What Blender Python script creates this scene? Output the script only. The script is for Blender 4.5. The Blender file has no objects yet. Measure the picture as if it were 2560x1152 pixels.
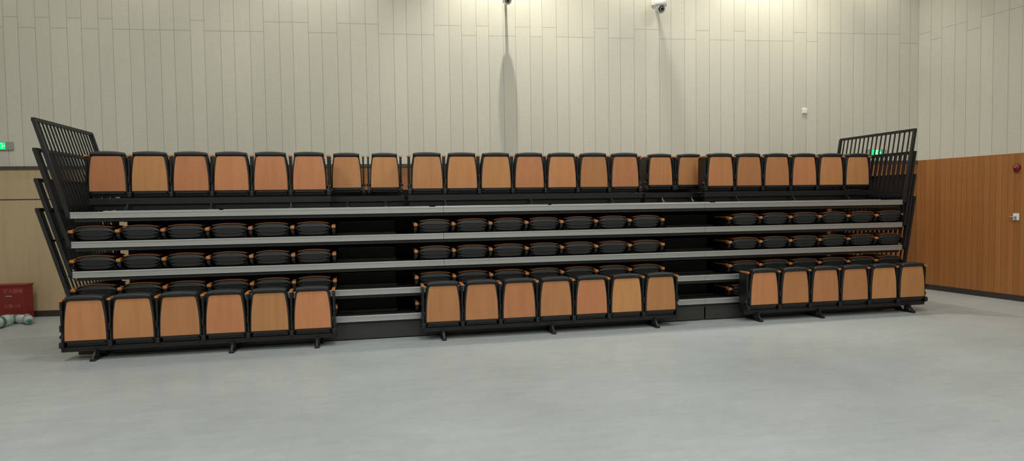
import bpy, bmesh, math, random
from mathutils import Vector, Matrix
random.seed(4)
S=bpy.context.scene
S.view_settings.view_transform='Standard'
S.view_settings.look='None'
COL=S.collection

# ------------------------------------------------------------ materials
def mat(name,color,rough=.5,metal=0.,spec=.5,emit=None,estr=0.):
    m=bpy.data.materials.new(name); m.use_nodes=True
    b=m.node_tree.nodes['Principled BSDF']
    b.inputs['Base Color'].default_value=(*color,1)
    b.inputs['Roughness'].default_value=rough
    b.inputs['Metallic'].default_value=metal
    b.inputs['Specular IOR Level'].default_value=spec
    if emit:
        b.inputs['Emission Color'].default_value=(*emit,1); b.inputs['Emission Strength'].default_value=estr
    return m
class NT:
    def __init__(s,m): s.t=m.node_tree; s.b=s.t.nodes['Principled BSDF']
    def n(s,typ,**k):
        x=s.t.nodes.new(typ)
        for a,v in k.items(): setattr(x,a,v)
        return x
    def l(s,a,b): s.t.links.new(a,b)
    def math(s,op,a,b=None,c=None):
        x=s.n('ShaderNodeMath',operation=op)
        for i,v in enumerate((a,b,c)):
            if v is None: continue
            if isinstance(v,(int,float)): x.inputs[i].default_value=v
            else: s.l(v,x.inputs[i])
        return x.outputs[0]
    def obj(s,scale=(1,1,1)):
        tc=s.n('ShaderNodeTexCoord'); mp=s.n('ShaderNodeMapping'); mp.inputs['Scale'].default_value=scale
        s.l(tc.outputs['Object'],mp.inputs['Vector']); return mp.outputs[0]
    def noise(s,vec,scale,detail=4,rough=.6):
        x=s.n('ShaderNodeTexNoise'); x.inputs['Scale'].default_value=scale; x.inputs['Detail'].default_value=detail; x.inputs['Roughness'].default_value=rough
        s.l(vec,x.inputs['Vector']); return x.outputs['Fac']
    def mrange(s,v,a,b,c,d):
        x=s.n('ShaderNodeMapRange'); x.inputs[1].default_value=a;x.inputs[2].default_value=b;x.inputs[3].default_value=c;x.inputs[4].default_value=d
        s.l(v,x.inputs[0]); return x.outputs[0]
    def mul(s,col,fac):
        x=s.n('ShaderNodeVectorMath',operation='SCALE')
        if isinstance(col,tuple): x.inputs[0].default_value=col
        else: s.l(col,x.inputs[0])
        s.l(fac,x.inputs[3]); return x.outputs[0]
    def mix(s,f,a,b):
        x=s.n('ShaderNodeMix',data_type='RGBA')
        s.l(f,x.inputs[0])
        for i,v in ((6,a),(7,b)):
            if isinstance(v,tuple): x.inputs[i].default_value=(*v,1)
            else: s.l(v,x.inputs[i])
        return x.outputs[2]
    def bump(s,h,strength=.3,dist=.01):
        x=s.n('ShaderNodeBump'); x.inputs['Strength'].default_value=strength; x.inputs['Distance'].default_value=dist
        s.l(h,x.inputs['Height']); s.l(x.outputs[0],s.b.inputs['Normal'])

def wood(name,c1,c2,scale=(18,18,1.6),rough=.42,rand=.18,stripe=0):
    m=mat(name,c1,rough); t=NT(m)
    v=t.obj(scale)
    oi=t.n('ShaderNodeObjectInfo')
    add=t.n('ShaderNodeVectorMath',operation='ADD'); t.l(v,add.inputs[0])
    cmb=t.n('ShaderNodeCombineXYZ'); r10=t.math('MULTIPLY',oi.outputs['Random'],40.)
    t.l(r10,cmb.inputs[0]); t.l(r10,cmb.inputs[2]); t.l(cmb.outputs[0],add.inputs[1])
    f=t.noise(add.outputs[0],1.,6,.6)
    f=t.mrange(f,.3,.7,0,1)
    c=t.mix(f,c1,c2)
    if rand:
        k=t.mrange(oi.outputs['Random'],0,1,1-rand,1+rand*.5); c=t.mul(c,k)
        h=t.n('ShaderNodeHueSaturation'); hv=t.math('FRACT',t.math('MULTIPLY',oi.outputs['Random'],7.3))
        t.l(t.mrange(hv,0,1,.490,.504),h.inputs['Hue']); t.l(c,h.inputs['Color']); c=h.outputs[0]
    if stripe:
        sx=t.n('ShaderNodeSeparateXYZ'); tc=t.n('ShaderNodeTexCoord'); t.l(tc.outputs['Object'],sx.inputs[0])
        fr=t.math('FRACT',t.math('DIVIDE',sx.outputs[0],stripe))
        g=t.math('LESS_THAN',fr,.07)
        idx=t.math('FLOOR',t.math('DIVIDE',sx.outputs[0],stripe))
        wn=t.n('ShaderNodeTexWhiteNoise',noise_dimensions='1D'); t.l(idx,wn.inputs['W'])
        c=t.mul(c,t.mrange(wn.outputs[0],0,1,.9,1.08))
        c=t.mul(c,t.mrange(g,0,1,1,.62))
    t.l(c,t.b.inputs['Base Color'])
    return m

M={}
M['seatwood']=wood('seat_plywood',(.455,.195,.070),(.53,.24,.092),rough=.38,rand=.16)
M['armwood']=wood('arm_wood',(.40,.14,.038),(.46,.175,.05),rough=.35,rand=0)
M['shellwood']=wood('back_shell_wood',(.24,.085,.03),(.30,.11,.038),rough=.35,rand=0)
M['wain_or']=wood('wainscot_cherry',(.30,.118,.033),(.35,.142,.040),scale=(9,9,.6),rough=.45,rand=0,stripe=.105)
M['wain_tan']=wood('wainscot_lit_tan',(.44,.325,.19),(.50,.37,.22),scale=(12,12,.7),rough=.5,rand=0)  # same wainscot in paler tan; its different lighting is put into the colour
M['trim']=mat('dark_trim',(.06,.05,.042),.5)
M['base']=mat('dark_baseboard',(.035,.025,.02),.5)
M['black']=mat('black_powdercoat',(.006,.006,.007),.45)
M['fabric']=mat('black_leatherette',(.011,.012,.012),.55)
t=NT(M['fabric']); t.bump(t.noise(t.obj(),180,2),.15,.002)
M['deck']=mat('dark_deck_carpet',(.018,.017,.017),.8)
M['skirt']=mat('grey_skirt',(.030,.029,.027),.5)
M['alu']=mat('brushed_aluminium',(.62,.62,.60),.42,.75)
t=NT(M['alu']); f=t.noise(t.obj((.6,40,120)),3,4); t.l(t.mul((.45,.45,.445),t.mrange(f,.3,.7,.86,1.08)),t.b.inputs['Base Color'])
M['darkmetal']=mat('under_frame_steel',(.014,.014,.014),.5)
M['white']=mat('white_plastic',(.75,.75,.72),.35)
M['grey']=mat('sign_grey',(.33,.34,.31),.4,.3)
M['lens']=mat('lens_glass_black',(.01,.01,.012),.08)
M['green']=mat('sign_green',(.0,.35,.10),.4,emit=(.0,.75,.20),estr=1.0)
M['signwhite']=mat('sign_pictogram',(.6,.95,.7),.4,emit=(.55,1,.68),estr=.9)
M['red']=mat('red_enamel',(.20,.010,.010),.4)
M['redtext']=mat('faded_gold_print',(.50,.12,.08),.5)
M['bottle']=mat('clear_plastic',(.85,.9,.88),.15); M['bottle'].node_tree.nodes['Principled BSDF'].inputs['Transmission Weight'].default_value=.55
M['cap']=mat('green_cap',(.03,.20,.11),.4)
M['ceil']=mat('ceiling_paint',(.55,.54,.50),.9)

# acoustic slat wall
def panel_mat(name,base):
    m=mat(name,base,.62,0,.3); t=NT(m)
    tc=t.n('ShaderNodeTexCoord'); sx=t.n('ShaderNodeSeparateXYZ'); t.l(tc.outputs['Object'],sx.inputs[0])
    x,z=sx.outputs[0],sx.outputs[2]
    per=.49
    ph=t.math('FRACT',t.math('DIVIDE',x,per)); side=t.math('GREATER_THAN',ph,.55)
    idx=t.math('ADD',t.math('MULTIPLY',t.math('FLOOR',t.math('DIVIDE',x,per)),2.),side)
    g1=t.math('LESS_THAN',ph,.017)
    g2=t.math('LESS_THAN',t.math('ABSOLUTE',t.math('SUBTRACT',ph,.55)),.0085)
    groove=t.math('MAXIMUM',g1,g2)
    wn=t.n('ShaderNodeTexWhiteNoise',noise_dimensions='1D'); t.l(idx,wn.inputs['W'])
    zj=t.math('ADD',t.math('MULTIPLY',t.math('GREATER_THAN',wn.outputs[0],.5),.17),4.83)
    zf=t.math('SUBTRACT',z,zj)
    j=t.math('LESS_THAN',t.math('PINGPONG',zf,1.2),.007)
    above=t.math('GREATER_THAN',z,4.2)
    j=t.math('MULTIPLY',j,above)
    line=t.math('MAXIMUM',groove,t.math('MULTIPLY',j,.7))
    upper=t.math('GREATER_THAN',zf,0.)
    w2=t.n('ShaderNodeTexWhiteNoise',noise_dimensions='1D'); t.l(t.math('ADD',t.math('MULTIPLY',idx,3.7),upper),w2.inputs['W'])
    tint=t.mrange(w2.outputs[0],0,1,.965,1.02)
    gr=t.noise(t.obj((4,4,90)),1.5,3); tint=t.math('MULTIPLY',tint,t.mrange(gr,.3,.7,.95,1.04))
    gv=t.noise(t.obj((60,60,1.5)),1.,3); tint=t.math('MULTIPLY',tint,t.mrange(gv,.3,.7,.97,1.03))
    dx=t.math('SUBTRACT',t.math('FRACT',t.math('DIVIDE',x,.03)),.5); dz=t.math('SUBTRACT',t.math('FRACT',t.math('DIVIDE',z,.03)),.5)
    dd=t.math('ADD',t.math('MULTIPLY',dx,dx),t.math('MULTIPLY',dz,dz)); dot=t.math('LESS_THAN',dd,.03)
    tint=t.math('MULTIPLY',tint,t.mrange(dot,0,1,1,.86))
    c=t.mul(base,tint); c=t.mul(c,t.mrange(line,0,1,1,.60))
    t.l(c,t.b.inputs['Base Color'])
    t.bump(t.math('SUBTRACT',1.,groove),.2,.006)
    return m
M['panel']=panel_mat('acoustic_wall_boards',(.565,.543,.462))

m=mat('grey_vinyl_floor',(.5,.53,.52),.42,0,.4); t=NT(m)
v=t.obj(); n1=t.noise(v,.55,5,.6); n2=t.noise(t.obj((1.2,3.2,1)),1.6,6,.7); n3=t.noise(v,9,5,.7)
k=t.math('MULTIPLY',t.mrange(n1,.3,.7,.87,1.08),t.mrange(n2,.3,.75,1.06,.88)); k=t.math('MULTIPLY',k,t.mrange(n3,.3,.7,.97,1.03))
for ang,th in ((.5,.58),(-.35,.60),(1.3,.61)):
    rt=t.n('ShaderNodeMapping'); rt.inputs['Rotation'].default_value=(0,0,ang); rt.inputs['Scale'].default_value=(.8,6.,1); rt.inputs['Location'].default_value=(ang*9,ang*4,0); t.l(v,rt.inputs['Vector'])
    sc=t.noise(rt.outputs[0],2.0,8,.75); k=t.math('MULTIPLY',k,t.mrange(sc,th,th+.12,1.,.82))
sx=t.n('ShaderNodeSeparateXYZ'); t.l(v,sx.inputs[0])
sm=t.math('LESS_THAN',t.math('FRACT',t.math('DIVIDE',t.math('ADD',sx.outputs[0],.6),2.0)),.004)
k=t.math('MULTIPLY',k,t.mrange(sm,0,1,1,.93))
t.l(t.mul((.365,.395,.393),k),t.b.inputs['Base Color'])
t.l(t.mrange(n2,.3,.7,.26,.42),t.b.inputs['Roughness'])
M['floor']=m

# ------------------------------------------------------------ mesh builder
class MB:
    def __init__(s): s.bm=bmesh.new(); s.mats=[]
    def mi(s,name):
        if name not in s.mats: s.mats.append(name)
        return s.mats.index(name)
    def _merge(s,b,m,smooth,mtx=None):
        i=s.mi(m)
        for f in b.faces: f.material_index=i; f.smooth=smooth
        if mtx: bmesh.ops.transform(b,matrix=mtx,verts=b.verts)
        me=bpy.data.meshes.new('tmp'); b.to_mesh(me); b.free(); s.bm.from_mesh(me); bpy.data.meshes.remove(me)
    def box(s,x0,x1,y0,y1,z0,z1,m,bev=0,seg=2,smooth=False,mtx=None):
        b=bmesh.new(); bmesh.ops.create_cube(b,size=1)
        for v in b.verts: v.co=Vector(((x0+x1)/2+v.co.x*(x1-x0),(y0+y1)/2+v.co.y*(y1-y0),(z0+z1)/2+v.co.z*(z1-z0)))
        if bev: bmesh.ops.bevel(b,geom=b.edges[:],offset=bev,segments=seg,profile=.5,affect='EDGES')
        s._merge(b,m,smooth,mtx)
    def prism(s,prof,y0,y1,m,bev=0,seg=2,smooth=False,mtx=None):
        "profile in XZ extruded along Y"
        b=bmesh.new(); A=[b.verts.new((x,y0,z)) for x,z in prof]; B=[b.verts.new((x,y1,z)) for x,z in prof]; n=len(prof)
        f0=b.faces.new(A); f1=b.faces.new(B[::-1])
        for i in range(n): b.faces.new((A[i],B[i],B[(i+1)%n],A[(i+1)%n]))
        bmesh.ops.recalc_face_normals(b,faces=b.faces[:])
        if bev:
            e=[e for e in b.edges if (e.verts[0].co.y==e.verts[1].co.y)]
            bmesh.ops.bevel(b,geom=e,offset=bev,segments=seg,profile=.5,affect='EDGES')
        s._merge(b,m,smooth,mtx)
    def prismx(s,prof,x0,x1,m,bev=0,seg=2,smooth=False):
        "profile in YZ extruded along X"
        mt=Matrix(((0,1,0,0),(1,0,0,0),(0,0,1,0),(0,0,0,1)))
        s.prism(prof,x0,x1,m,bev,seg,smooth,mt)
    def rod(s,p,q,r,m,n=8,square=False,smooth=True):
        p=Vector(p);q=Vector(q);d=q-p;b=bmesh.new()
        if square: n=4; r*=1.414; smooth=False
        bmesh.ops.create_cone(b,cap_ends=True,segments=n,radius1=r,radius2=r,depth=d.length)
        if square: bmesh.ops.rotate(b,verts=b.verts,cent=(0,0,0),matrix=Matrix.Rotation(math.pi/4,3,'Z'))
        mt=Matrix.Translation((p+q)/2)@d.to_track_quat('Z','Y').to_matrix().to_4x4()
        s._merge(b,m,smooth,mt)
    def lathe(s,prof,m,n=24,mtx=None,smooth=True):
        b=bmesh.new(); rings=[]
        for r,z in prof:
            rings.append([b.verts.new((r*math.cos(2*math.pi*i/n),r*math.sin(2*math.pi*i/n),z)) for i in range(n)] if r>1e-5 else [b.verts.new((0,0,z))])
        for a,c in zip(rings,rings[1:]):
            for i in range(n):
                j=(i+1)%n
                if len(a)>1 and len(c)>1: b.faces.new((a[i],a[j],c[j],c[i]))
                elif len(a)>1: b.faces.new((a[i],a[j],c[0]))
                elif len(c)>1: b.faces.new((a[0],c[j],c[i]))
        bmesh.ops.recalc_face_normals(b,faces=b.faces[:])
        s._merge(b,m,smooth,mtx)
    def mesh(s,name):
        me=bpy.data.meshes.new(name); s.bm.to_mesh(me); s.bm.free()
        for n in s.mats: me.materials.append(M[n])
        return me
def put(name,me,loc=(0,0,0),rotz=0,parent=None,scale=None):
    o=bpy.data.objects.new(name,me); COL.objects.link(o); o.location=loc; o.rotation_euler=(0,0,rotz)
    if scale: o.scale=scale
    if parent: o.parent=parent
    return o

# ------------------------------------------------------------ room shell
C=Vector((10.70,11.06)); A=Vector((-9,12.03+.0907*9)); D=Vector((10.70+1.9,11.06-19)); E=Vector((-9,-8))
CH=7.6
def wall(name,p,q,items):
    d=q-p; L=d.length
    b=MB()
    for it in items: b.box(*it[:6],it[6])
    return put(name,b.mesh(name),(p.x,p.y,0),math.atan2(d.y,d.x))
Lb=(C-A).length; Lr=(D-C).length
def back_x(X): return (X+9)/math.cos(math.atan(.0907))
ZW=2.53
wall('wall_back',A,C,[(0,Lb,0,.2,0,CH,'panel')])
wall('wall_right',C,D,[(0,Lr,0,.2,0,CH,'panel')])
wall('wall_front',D,E,[(0,(E-D).length,0,.2,0,CH,'panel')])
wall('wall_left',E,A,[(0,(A-E).length,0,.2,0,CH,'panel')])
xs=back_x(-3.0)
wall('trim_1',A,C,[(0,Lb,-.05,0,ZW-.055,ZW,'trim')])
wall('trim_2',A,C,[(xs,Lb-.03,-.03,0,.10,ZW-.055,'wain_or')])  # wainscot panels of the back wall, not a trim strip
b=MB(); e=back_x(-7.0)
for x0,x1 in ((0,e-.9),(e-.9,e+.9),(e+.9,back_x(-5.02)),(back_x(-5.02),xs)):
    b.box(x0+.002,x1-.002,-.03,0,.10,1.965,'wain_tan',.002,1); b.box(x0+.002,x1-.002,-.03,0,1.985,ZW-.055,'wain_tan',.002,1)
b.box(0,xs,-.02,0,1.96,1.99,'trim')
d=C-A; put('trim_3',b.mesh('lit_tan_wainscot'),(A.x,A.y,0),math.atan2(d.y,d.x))  # left wainscot panels, not a trim strip; tan carries the painted-in lighting
wall('baseboard_back',A,C,[(0,Lb,-.04,0,0,.10,'base')])
wall('trim_4',C,D,[(.03,7,-.03,0,.10,ZW,'wain_or'),(7.01,Lr,-.03,0,.10,ZW,'wain_or')])  # wainscot panels of the right wall, not a trim strip
wall('baseboard_right',C,D,[(.04,Lr,-.04,0,0,.10,'base')])
def poly(name,z,m,th):
    b=bmesh.new(); pts=[A,C,D,E]
    cx=sum((p for p in pts),Vector((0,0)))/4
    lo=[b.verts.new((p.x+(.25 if p.x>cx.x else -.25),p.y+(.25 if p.y>cx.y else -.25),z)) for p in pts]; hi=[b.verts.new((v.co.x,v.co.y,z+th)) for v in lo]
    b.faces.new(lo); b.faces.new(hi[::-1])
    for i in range(4): b.faces.new((lo[i],lo[(i+1)%4],hi[(i+1)%4],hi[i]))
    bmesh.ops.recalc_face_normals(b,faces=b.faces[:])
    me=bpy.data.meshes.new(name); b.to_mesh(me); b.free(); me.materials.append(M[m]); put(name,me)
poly('floor',0,'floor',-.15); poly('ceiling',CH,'ceil',.15)

# ------------------------------------------------------------ chairs
def taper(hb,ht,z0,z1,r,n=8,p=2.4):
    R=[]
    for i in range(n+1):
        t=i/n; z=z0+(z1-r-z0)*t; R.append((hb-(hb-ht)*(t**p),z))
    xe,ze=R[-1]
    for i in range(1,6):
        a=i/5*math.pi/2; R.append((xe-r+r*math.cos(a),ze+r*math.sin(a)))
    return R+[(-x,z) for x,z in R[::-1]]
def arm(b,x):
    b.prismx([(.01,.155),(.19,.155),(.235,.30),(.235,.70),(.20,.722),(.03,.722),(.015,.69),(.03,.32)],x-.014,x+.014,'black',.004,1)
    b.prismx([(.0,.718),(.004,.742),(.20,.742),(.215,.73),(.215,.722),(.01,.712)],x-.021,x+.021,'armwood',.005,2)
    b.box(x-.026,x+.026,-.012,.10,.165,.235,'black',.008,2)
    b.rod((x-.03,.05,.29),(x+.03,.05,.29),.022,'black',12)
    b.box(x-.010,x+.010,-.018,.0,.36,.44,'black',.003,1)
def chair(two):
    b=MB()
    b.prism(taper(.220,.186,.250,.722,.035),-.012,.0,'seatwood',.003,1)
    b.prism(taper(.238,.205,.225,.745,.04),.0,.085,'fabric',.012,3,True)
    pr=[]
    for i in range(17):
        t=-1+2*i/16; pr.append((t*.200,.787-.016*abs(t)**2.5))
    b.prism(pr[::-1]+[(-.204,.74),(-.198,.722),(.198,.722),(.204,.74)],-.028,.115,'fabric',.024,4,True)
    b.prism(taper(.230,.20,.40,.772,.05),.105,.165,'fabric',.014,3,True)
    b.prism(taper(.222,.192,.38,.765,.05),.165,.178,'seatwood',.003,1)
    b.box(-.215,.215,.03,.14,.175,.225,'black',.01,2)
    b.box(-.20,.20,-.01,.006,.212,.247,'black',.004,1)
    for x in (-.17,.17): b.box(x-.015,x+.015,.10,.15,.19,.45,'black')
    arm(b,-.26)
    if two: arm(b,.26)
    return b.mesh('auditorium_chair')
CH1,CH2=chair(False),chair(True)
def folded(two):
    b=MB()
    def lens(hw,zm,zt,zb,n=16,pt=3.6,pb=4.):
        top=[( -hw+2*hw*i/n, zm+(zt-zm)*(1-abs(-1+2*i/n)**pt)) for i in range(n+1)]
        bot=[( hw-2*hw*i/n, zm-.010-(zm-zb)*(1-abs(1-2*i/n)**pb)) for i in range(n+1)]
        return top+bot
    b.prism(lens(.205,.07,.075,.022),.015,.42,'fabric',.014,3,True)
    b.prism(lens(.228,.115,.182,.058),.0,.44,'fabric',.026,4,True)
    b.prism(lens(.185,.128,.158,.090,12),-.004,.05,'fabric',.012,3,True)
    n=14
    up=[(-.200+.40*i/n,.170+.022*(1-abs(-1+2*i/n)**2.4)) for i in range(n+1)]
    dn=[(x,z-.011) for x,z in up[::-1]]
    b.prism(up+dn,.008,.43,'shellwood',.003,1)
    b.box(-.20,.20,.12,.30,.0,.05,'black',.004,1)
    def fa(x):
        b.box(x-.018,x+.018,.05,.45,.02,.13,'black',.006,1)
        b.box(x-.027,x+.027,-.012,.09,.098,.140,'armwood',.013,3)
        b.box(x-.020,x+.020,.08,.46,.12,.148,'armwood',.006,2)
        b.box(x-.022,x+.022,.02,.12,.045,.10,'black',.008,2)
        b.box(x-.016,x+.016,.14,.34,.0,.04,'black')
    fa(-.26)
    if two: fa(.26)
    return b.mesh('folded_auditorium_chair')
FC1,FC2=folded(False),folded(True)

P=.518
GR=((-3.290,6),(.960,7),(5.722,6))
Y0,Y1,Y2=8.657,8.956,9.770
DZ=[1.767,1.406,1.041,.683,.328]
FL,FR=-3.523,8.40
for x0,n in GR:
    for i in range(n): put('auditorium_chair',CH2 if i==n-1 else CH1,(x0+P*i,Y0,0))
for x0,n in ((-3.375,6),(.886,7),(5.652,6)):
    for i in range(n): put('auditorium_chair',CH2 if i==n-1 else CH1,(x0+P*i,Y2,DZ[0]+.018))
for x0,st in ((-.278,.557),(4.75,.525)):
    for i in range(2): put('auditorium_chair',CH2,(x0+st*i,Y2+.33,DZ[0]+.055),scale=(.93,.95,.97))
for k in (1,2,3,4):
    for x0,n in ((-3.285,6),(.905,7),(5.635,6)):
        for i in range(n): put('folded_auditorium_chair',FC2 if i==n-1 else FC1,(x0+P*i,Y1+.05,DZ[k]+.001))

LEG=((-3.21,-1.67,-.655),(.963,2.47,4.0),(5.64,6.68,8.30))
for (x0,n),lg in zip(GR,LEG):
    b=MB()
    b.box(x0-.29,x0+P*(n-1)+.29,.055,.125,.105,.170,'black',.006,1)
    b.box(x0-.29,x0+P*(n-1)+.29,.20,.235,.12,.155,'black',.004,1)
    for x in lg:
        b.box(x-.028,x+.028,.06,.12,.03,.14,'black',.004,1)
        b.box(x-.03,x+.03,-.06,.30,.0,.032,'black',.008,2)
        b.prismx([(.02,.10),(.24,.10),(.24,.13),(.02,.13)],x-.022,x+.022,'black')
        b.prismx([(-.05,.03),(-.03,.03),(.08,.12),(.05,.12)],x-.012,x+.012,'black')
        b.lathe([(.0,-.014),(.026,-.014),(.03,-.005),(.03,.005),(.026,.014),(0,.014)],'black',16,Matrix.Translation((x+.045,.27,.030))@Matrix.Rotation(math.pi/2,4,'Y'))
    put('chair_row_support_frame',b.mesh('chair_row_support_frame'),(0,Y0,0))
b=MB()
for x0,n,y,w in ((-3.375,6,Y2,P),(.886,7,Y2,P),(5.652,6,Y2,P),(-.278,2,Y2+.33,.557),(4.75,2,Y2+.33,.525)):
    x1=x0+w*(n-1)
    b.box(x0-.29,x1+.29,y-.02,y+.14,DZ[0]+.085,DZ[0]+.172,'black',.006,1)
    b.box(x0-.27,x1+.27,y+.02,y+.10,DZ[0]+.015,DZ[0]+.085,'black',.004,1)
    k=max(2,n//2)
    for i in range(k):
        x=x0+.25+(x1-x0-.5)*i/(k-1) if n>2 else x0+(x1-x0)*i
        b.box(x-.03,x+.03,y-.14,y+.20,DZ[0],DZ[0]+.025,'black',.004,1)
        b.box(x-.025,x+.025,y+.0,y+.08,DZ[0],DZ[0]+.10,'black')
        b.prismx([(y-.13,DZ[0]+.02),(y-.10,DZ[0]+.02),(y+.0,DZ[0]+.10),(y-.04,DZ[0]+.10)],x-.012,x+.012,'black')
put('chair_row_support_frame',b.mesh('chair_row_support_frame_top'))

# ------------------------------------------------------------ telescopic platform
b=MB()
SE=[FL,1.02,4.93,FR]
for k,z in enumerate(DZ):
    dp=10.75 if k==0 else 10.3
    for a,c in zip(SE,SE[1:]):
        b.prismx([(Y1,z-.077),(Y1+.03,z-.077),(Y1+.03,z-.012),(Y1+.06,z-.012),(Y1+.06,z),(Y1+.004,z),(Y1,z-.004)],a+.0015,c-.0015,'alu',.0015,1)
        b.box(a+.002,c-.002,Y1-.004,Y1+.004,z-.020,z-.001,'alu',.002,1)
        b.box(a+.002,c-.002,Y1-.003,Y1+.004,z-.077,z-.070,'alu',.001,1)
    b.box(FL+.02,FR-.02,Y1+.05,dp,z-.04,z-.0125,'deck')
    b.box(FL+.03,FR-.03,Y1+.04,Y1+.09,z-.12,z-.05,'darkmetal')
    b.box(FL+.03,FR-.03,dp-.1,dp,z-.16,z-.04,'darkmetal')
    for i in range(9):
        xx=FL+.08+.012*k+(FR-FL-.3)*i/8
        b.prismx([(Y1+.06,z-.05),(Y1+.06,z-.09),(Y1+1.0,z-.15),(dp,z-.15),(dp,z-.05)],xx,xx+.04,'darkmetal')
        b.box(xx,xx+.05,9.82+.13*(4-k)*.6,9.88+.13*(4-k)*.6,.06,z-.05,'darkmetal')
for k,z in enumerate(DZ):
    b.box(FL-.014,FL+.003,Y1-.006,Y1+.35,z-.085,z+.004,'black',.003,1)
    b.box(FR-.003,FR+.014,Y1-.006,Y1+.35,z-.085,z+.004,'black',.003,1)
for a,c in zip(SE,SE[1:]):
    b.box(a+.02,c-.003,Y1+.03,Y1+.05,.012,.215,'skirt',.003,1)
b.box(FL+.02,FR-.02,Y1+.045,Y1+.10,.19,.25,'black')
for i in range(9):
    xx=FL+.15+(FR-FL-.4)*i/8
    b.box(xx,xx+.10,Y1+.08,10.6,.06,.14,'darkmetal')
    for y in (9.2,9.8,10.4):
        b.lathe([(0,-.02),(.055,-.02),(.06,-.01),(.06,.01),(.055,.02),(0,.02)],'black',16,Matrix.Translation((xx+.05,y,.06))@Matrix.Rotation(math.pi/2,4,'Y'))
b.box(FL+.1,FR-.1,10.60,10.63,.05,DZ[0]-.04,'black')  # added black sheet, darkens the view through the gaps between decks
b.box(FL+.05,FR-.05,10.50,10.53,DZ[0]-.02,DZ[0]+.27,'black')
for a,c in ((-3.28,-1.9),(-1.85,.86),(.95,2.6),(2.65,5.2),(5.3,8.3)):
    b.box(a,c,9.30,9.325,DZ[0]-.012,DZ[0]+.010,'alu',.002,1)
for xa,xb in ((-.40,.38),(4.48,5.26)):
    for k,z in list(enumerate(DZ))[1:]:
        b.box(xa,xb,9.50,9.80,z-.01,z+.165,'deck'); b.box(xa,xb,9.485,9.53,z+.160,z+.172,'darkmetal',.002,1)
        b.box(xa-.01,xb+.01,9.33,9.345,z-.01,z+.02,'darkmetal')
put('telescopic_seating_platform',b.mesh('telescopic_seating_platform'))

# ------------------------------------------------------------ guard railings
def railing(xb,xt,z,ya=8.97,yb=10.66,h=1.12,n=17):
    b=MB()
    def P3(y,t): return (xb+(xt-xb)*t,y,z+h*t)
    b.rod(P3(ya-.02,1),P3(yb,1),.021,'black',square=True)
    b.rod(P3(ya,.66),P3(yb,.66),.013,'black',square=True)
    b.rod(P3(ya,.06),P3(yb,.06),.016,'black',square=True)
    b.rod(P3(ya,-.04),P3(ya,1),.021,'black',square=True)
    b.rod(P3(yb,-.04),P3(yb,1),.021,'black',square=True)
    for i in range(1,n): 
        y=ya+(yb-ya)*i/n; b.rod(P3(y,.06),P3(y,1),.0085,'black',square=True)
    s=1 if xb>0 else -1
    for y in (ya+.02,(ya+yb)/2,yb-.06):
        b.box(min(xb-s*.14,xb+s*.03),max(xb-s*.14,xb+s*.03),y,y+.05,z-.07,z-.03,'black')
    put('guard_railing',b.mesh('guard_railing'))
for k in range(4):
    railing(FL-.03,-3.87,DZ[k]); railing(FR+.045,8.63,DZ[k])

# ------------------------------------------------------------ wall objects
wa=math.atan(-.0907)
def wy(X): return 12.03-.0907*X
def exit_sign(X,z):
    b=MB()
    b.box(-.21,.21,-.035,0,-.068,.068,'grey',.004,2)
    b.box(-.098,.098,-.038,-.03,-.058,.058,'green',.002,1)
    y0,y1=-.0400,-.0375
    def seg(p,q,w):
        p=Vector(p);q=Vector(q);d=(q-p).normalized();nn=Vector((-d.y,d.x))*w/2
        b.prism([tuple(p+nn),tuple(p-nn),tuple(q-nn),tuple(q+nn)],y0,y1,'signwhite')
    hd=[(.005+.010*math.cos(a*math.pi/6),.038+.010*math.sin(a*math.pi/6)) for a in range(12)]
    b.prism(hd,y0,y1,'signwhite')
    seg((.0,.026),(-.008,-.008),.018); seg((-.006,-.006),(.016,-.018),.010); seg((.016,-.016),(.014,-.042),.009)
    seg((-.010,-.006),(-.016,-.028),.010); seg((-.016,-.026),(-.038,-.032),.009)
    seg((.0,.022),(.024,.012),.007); seg((.0,.022),(-.022,.014),.007); seg((-.022,.015),(-.028,-.002),.007)
    for sx in (-1,1):
        seg((sx*.05,.045),(sx*.05,-.048),.006)
    seg((-.05,.045),(.05,.045),.006)
    seg((.062,.0),(.088,.0),.008); seg((.088,.0),(.078,.012),.007); seg((.088,.0),(.078,-.012),.007)
    put('emergency_exit_sign',b.mesh('emergency_exit_sign'),(X,wy(X)-.002,z),wa)
exit_sign(-5.93,2.87); exit_sign(9.80,2.69)
b=MB(); b.box(-.052,.052,-.014,0,-.052,.052,'white',.006,3); b.box(-.035,.035,-.018,-.012,-.035,.035,'white',.003,2); b.rod((-.045,-.016,0),(-.04,-.016,0),.003,'grey')
put('wall_switch_plate',b.mesh('wall_switch_plate'),(8.31,wy(8.31)-.001,3.50),wa)

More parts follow.
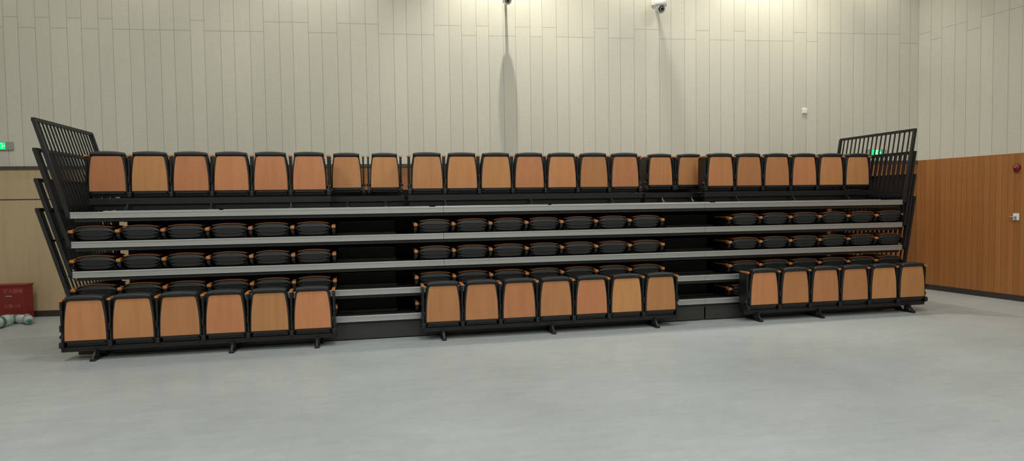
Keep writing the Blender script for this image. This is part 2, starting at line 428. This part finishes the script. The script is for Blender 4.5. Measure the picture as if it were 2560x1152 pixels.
def dome_cam(name,X,z,s,out):
    b=MB()
    b.box(-.055*s,.055*s,-.02,0,.07*s,.22*s,'white',.006,2)
    b.rod((0,-.01,.15*s),(0,-out,.15*s),.022*s,'white',12)
    b.lathe([(0,.17*s),(.03*s,.17*s),(.034*s,.12*s),(.075*s,.10*s),(.10*s,.07*s),(.105*s,.0),(.10*s,-.02*s),(0,-.02*s)],'white',28,Matrix.Translation((0,-out,0)))
    R=.085*s; prof=[(0,-R)]+[(R*math.cos(a),R*math.sin(a)) for a in [(-90+i*15)*math.pi/180 for i in range(1,12)]]+[(0,R)]
    b.lathe(prof,'white',28,Matrix.Translation((0,-out,-.045*s)))
    rot=Matrix.Translation((0,-out,-.045*s))@Matrix.Rotation(math.radians(115),4,'X')
    b.lathe([(0,R*1.10),(.030*s,R*1.10),(.040*s,R*1.04),(.052*s,R*.80)],'lens',24,rot)
    b.lathe([(.030*s,R*1.115),(.033*s,R*1.12),(.036*s,R*1.10)],'white',24,rot)
    for dx in (-1,1): b.lathe([(0,R*1.04),(.008*s,R*1.03),(.012*s,R*.95)],'lens',12,rot@Matrix.Rotation(dx*.6,4,'Y'))
    put(name,b.mesh(name),(X,wy(X)-.001,z),wa)
dome_cam('security_camera',2.54,5.42,.90,.30)
dome_cam('security_camera',5.33,5.36,1.15,.30)

emp=bpy.data.objects.new('fire_extinguisher_box',None); COL.objects.link(emp); emp.location=(-5.70,12.14,0); emp.rotation_euler=(0,0,wa)
b=MB(); b.box(-.25,.25,0,.20,.02,.57,'red',.006,2); b.box(-.26,.26,-.01,.21,.565,.595,'red',.006,2)
b.box(-.24,.24,-.006,.002,.04,.555,'red',.003,1); b.box(-.23,.23,.02,.18,0,.02,'black'); b.box(-.05,.05,-.015,0,.40,.415,'grey',.002,1)
put('cabinet_body',b.mesh('cabinet_body'),parent=emp)
def text(name,s,size,loc,parent,m,rot=(math.pi/2,0,0)):
    cu=bpy.data.curves.new(name,'FONT'); cu.body=s; cu.size=size; cu.align_x='CENTER'; cu.align_y='CENTER'; cu.extrude=.001
    o=bpy.data.objects.new(name,cu); COL.objects.link(o); o.location=loc; o.rotation_euler=rot; cu.materials.append(M[m]); o.parent=parent
text('label_title','灭火器箱',.075,(.06,-.0085,.485),emp,'redtext')
text('label_call','火警119',.070,(.04,-.0085,.24),emp,'redtext')

def bottle(X,Y,rz,s,tilt):
    b=MB(); pr=[(0,.004),(.030,0),(.036,.006),(.037,.06),(.034,.07),(.037,.08),(.037,.14),(.030,.17),(.013,.19),(.013,.205)]
    mt=Matrix.Scale(s,4)@Matrix.Translation((0,0,.0375))@Matrix.Rotation(tilt,4,'X')
    b.lathe(pr,'bottle',24,mt); b.lathe([(0,.225),(.015,.225),(.016,.203),(.0,.203)],'cap',16,mt)
    b.lathe([(.0375,.085),(.0382,.09),(.0382,.11),(.0375,.115)],'cap',24,mt)
    put('plastic_bottle',b.mesh('plastic_bottle'),(X,Y,0),rz)
h=math.pi/2
for a in ((-5.86,11.88,.15,2.3,h),(-5.66,11.92,1.3,1.9,h),(-5.52,11.72,-.1,2.4,h),(-5.78,11.60,-1.2,1.6,h),(-5.38,11.95,.5,1.9,h)): bottle(*a)

ra=math.atan2(-1,.1)
def rx(Y): return 11.806-.1*Y
b=MB(); mt=Matrix.Rotation(math.pi/2,4,'X')
b.lathe([(0,.06),(.02,.059),(.04,.05),(.058,.026),(.063,.0),(0,0)],'red',28,mt); b.lathe([(0,.070),(.010,.069),(.012,.056)],'grey',16,mt); b.box(-.04,.04,-.025,0,-.08,-.05,'red',.006,2)
put('fire_alarm_bell',b.mesh('fire_alarm_bell'),(rx(9.13)-.031,9.13,2.29),ra)
b=MB(); b.box(-.05,.05,-.012,0,-.06,.06,'white',.004,2); b.rod((0,-.01,0),(0,-.06,0),.012,'grey',12); b.rod((0,-.055,0),(-.10,-.055,0),.010,'grey',12)
b.lathe([(0,.02),(.016,.018),(.018,.0)],'grey',16,Matrix.Translation((0,-.01,-.035))@mt)
put('door_handle',b.mesh('door_handle'),(rx(9.13)-.031,9.13,1.445),ra)

# ------------------------------------------------------------ lights
def area(name,loc,sx,sy,power,col=(1,.95,.87),rot=(0,0,0)):
    l=bpy.data.lights.new(name,'AREA'); l.shape='RECTANGLE'; l.size=sx; l.size_y=sy; l.energy=power; l.color=col
    o=bpy.data.objects.new(name,l); COL.objects.link(o); o.location=loc; o.rotation_euler=rot; return o
for X in (-5.5,0.,5.5,):
    for Y in (-4,1.2,6.4):
        area('ceiling_light',(X+1.2,Y,CH-.06),1.6,1.2,158,(.98,1.0,.965))
        b=MB(); b.box(-.85,.85,-.65,.65,-.03,0,'white',.004,1); put('ceiling_lamp_frame',b.mesh('ceiling_lamp_frame'),(X+1.2,Y,CH-.001))
def spot(X,off,tz,power,ang,blend=.9,r=.03,col=(1,.945,.82)):
    l=bpy.data.lights.new('wall_downlight','SPOT'); l.energy=power; l.spot_size=math.radians(ang); l.spot_blend=blend; l.shadow_soft_size=r; l.color=col
    o=bpy.data.objects.new('wall_downlight',l); COL.objects.link(o); loc=Vector((X,wy(X)-off,CH-.12)); o.location=loc
    o.rotation_euler=(Vector((X,wy(X)-.1,tz))-loc).to_track_quat('-Z','Y').to_euler()
for X,pw,r in ((-6.2,130,.03),(-3.6,170,.03),(-.9,340,.03),(2.45,880,.03),(4.85,420,.16),(7.3,760,.10),(9.3,290,.03)):
    spot(X,.66,2.8,pw,92,r=r)
w=bpy.data.worlds.new('World'); S.world=w; w.use_nodes=True; w.node_tree.nodes['Background'].inputs[0].default_value=(.8,.85,.85,1); w.node_tree.nodes['Background'].inputs[1].default_value=.15

# ------------------------------------------------------------ camera
yaw,pitch,roll,H=.217,-.042,.0142,1.806
fw=Vector((math.sin(yaw)*math.cos(pitch),math.cos(yaw)*math.cos(pitch),math.sin(pitch)))
rt=Vector((math.cos(yaw),-math.sin(yaw),0)); up=rt.cross(fw)
r2=rt*math.cos(roll)-up*math.sin(roll); u2=up*math.cos(roll)+rt*math.sin(roll)
cam=bpy.data.cameras.new('camera'); co=bpy.data.objects.new('camera',cam); COL.objects.link(co)
co.matrix_world=Matrix((( r2.x,u2.x,-fw.x,0),(r2.y,u2.y,-fw.y,0),(r2.z,u2.z,-fw.z,H),(0,0,0,1)))
cam.sensor_fit='HORIZONTAL'; cam.sensor_width=36; cam.lens=36*1643.4/2560; cam.clip_start=.05
S.camera=co
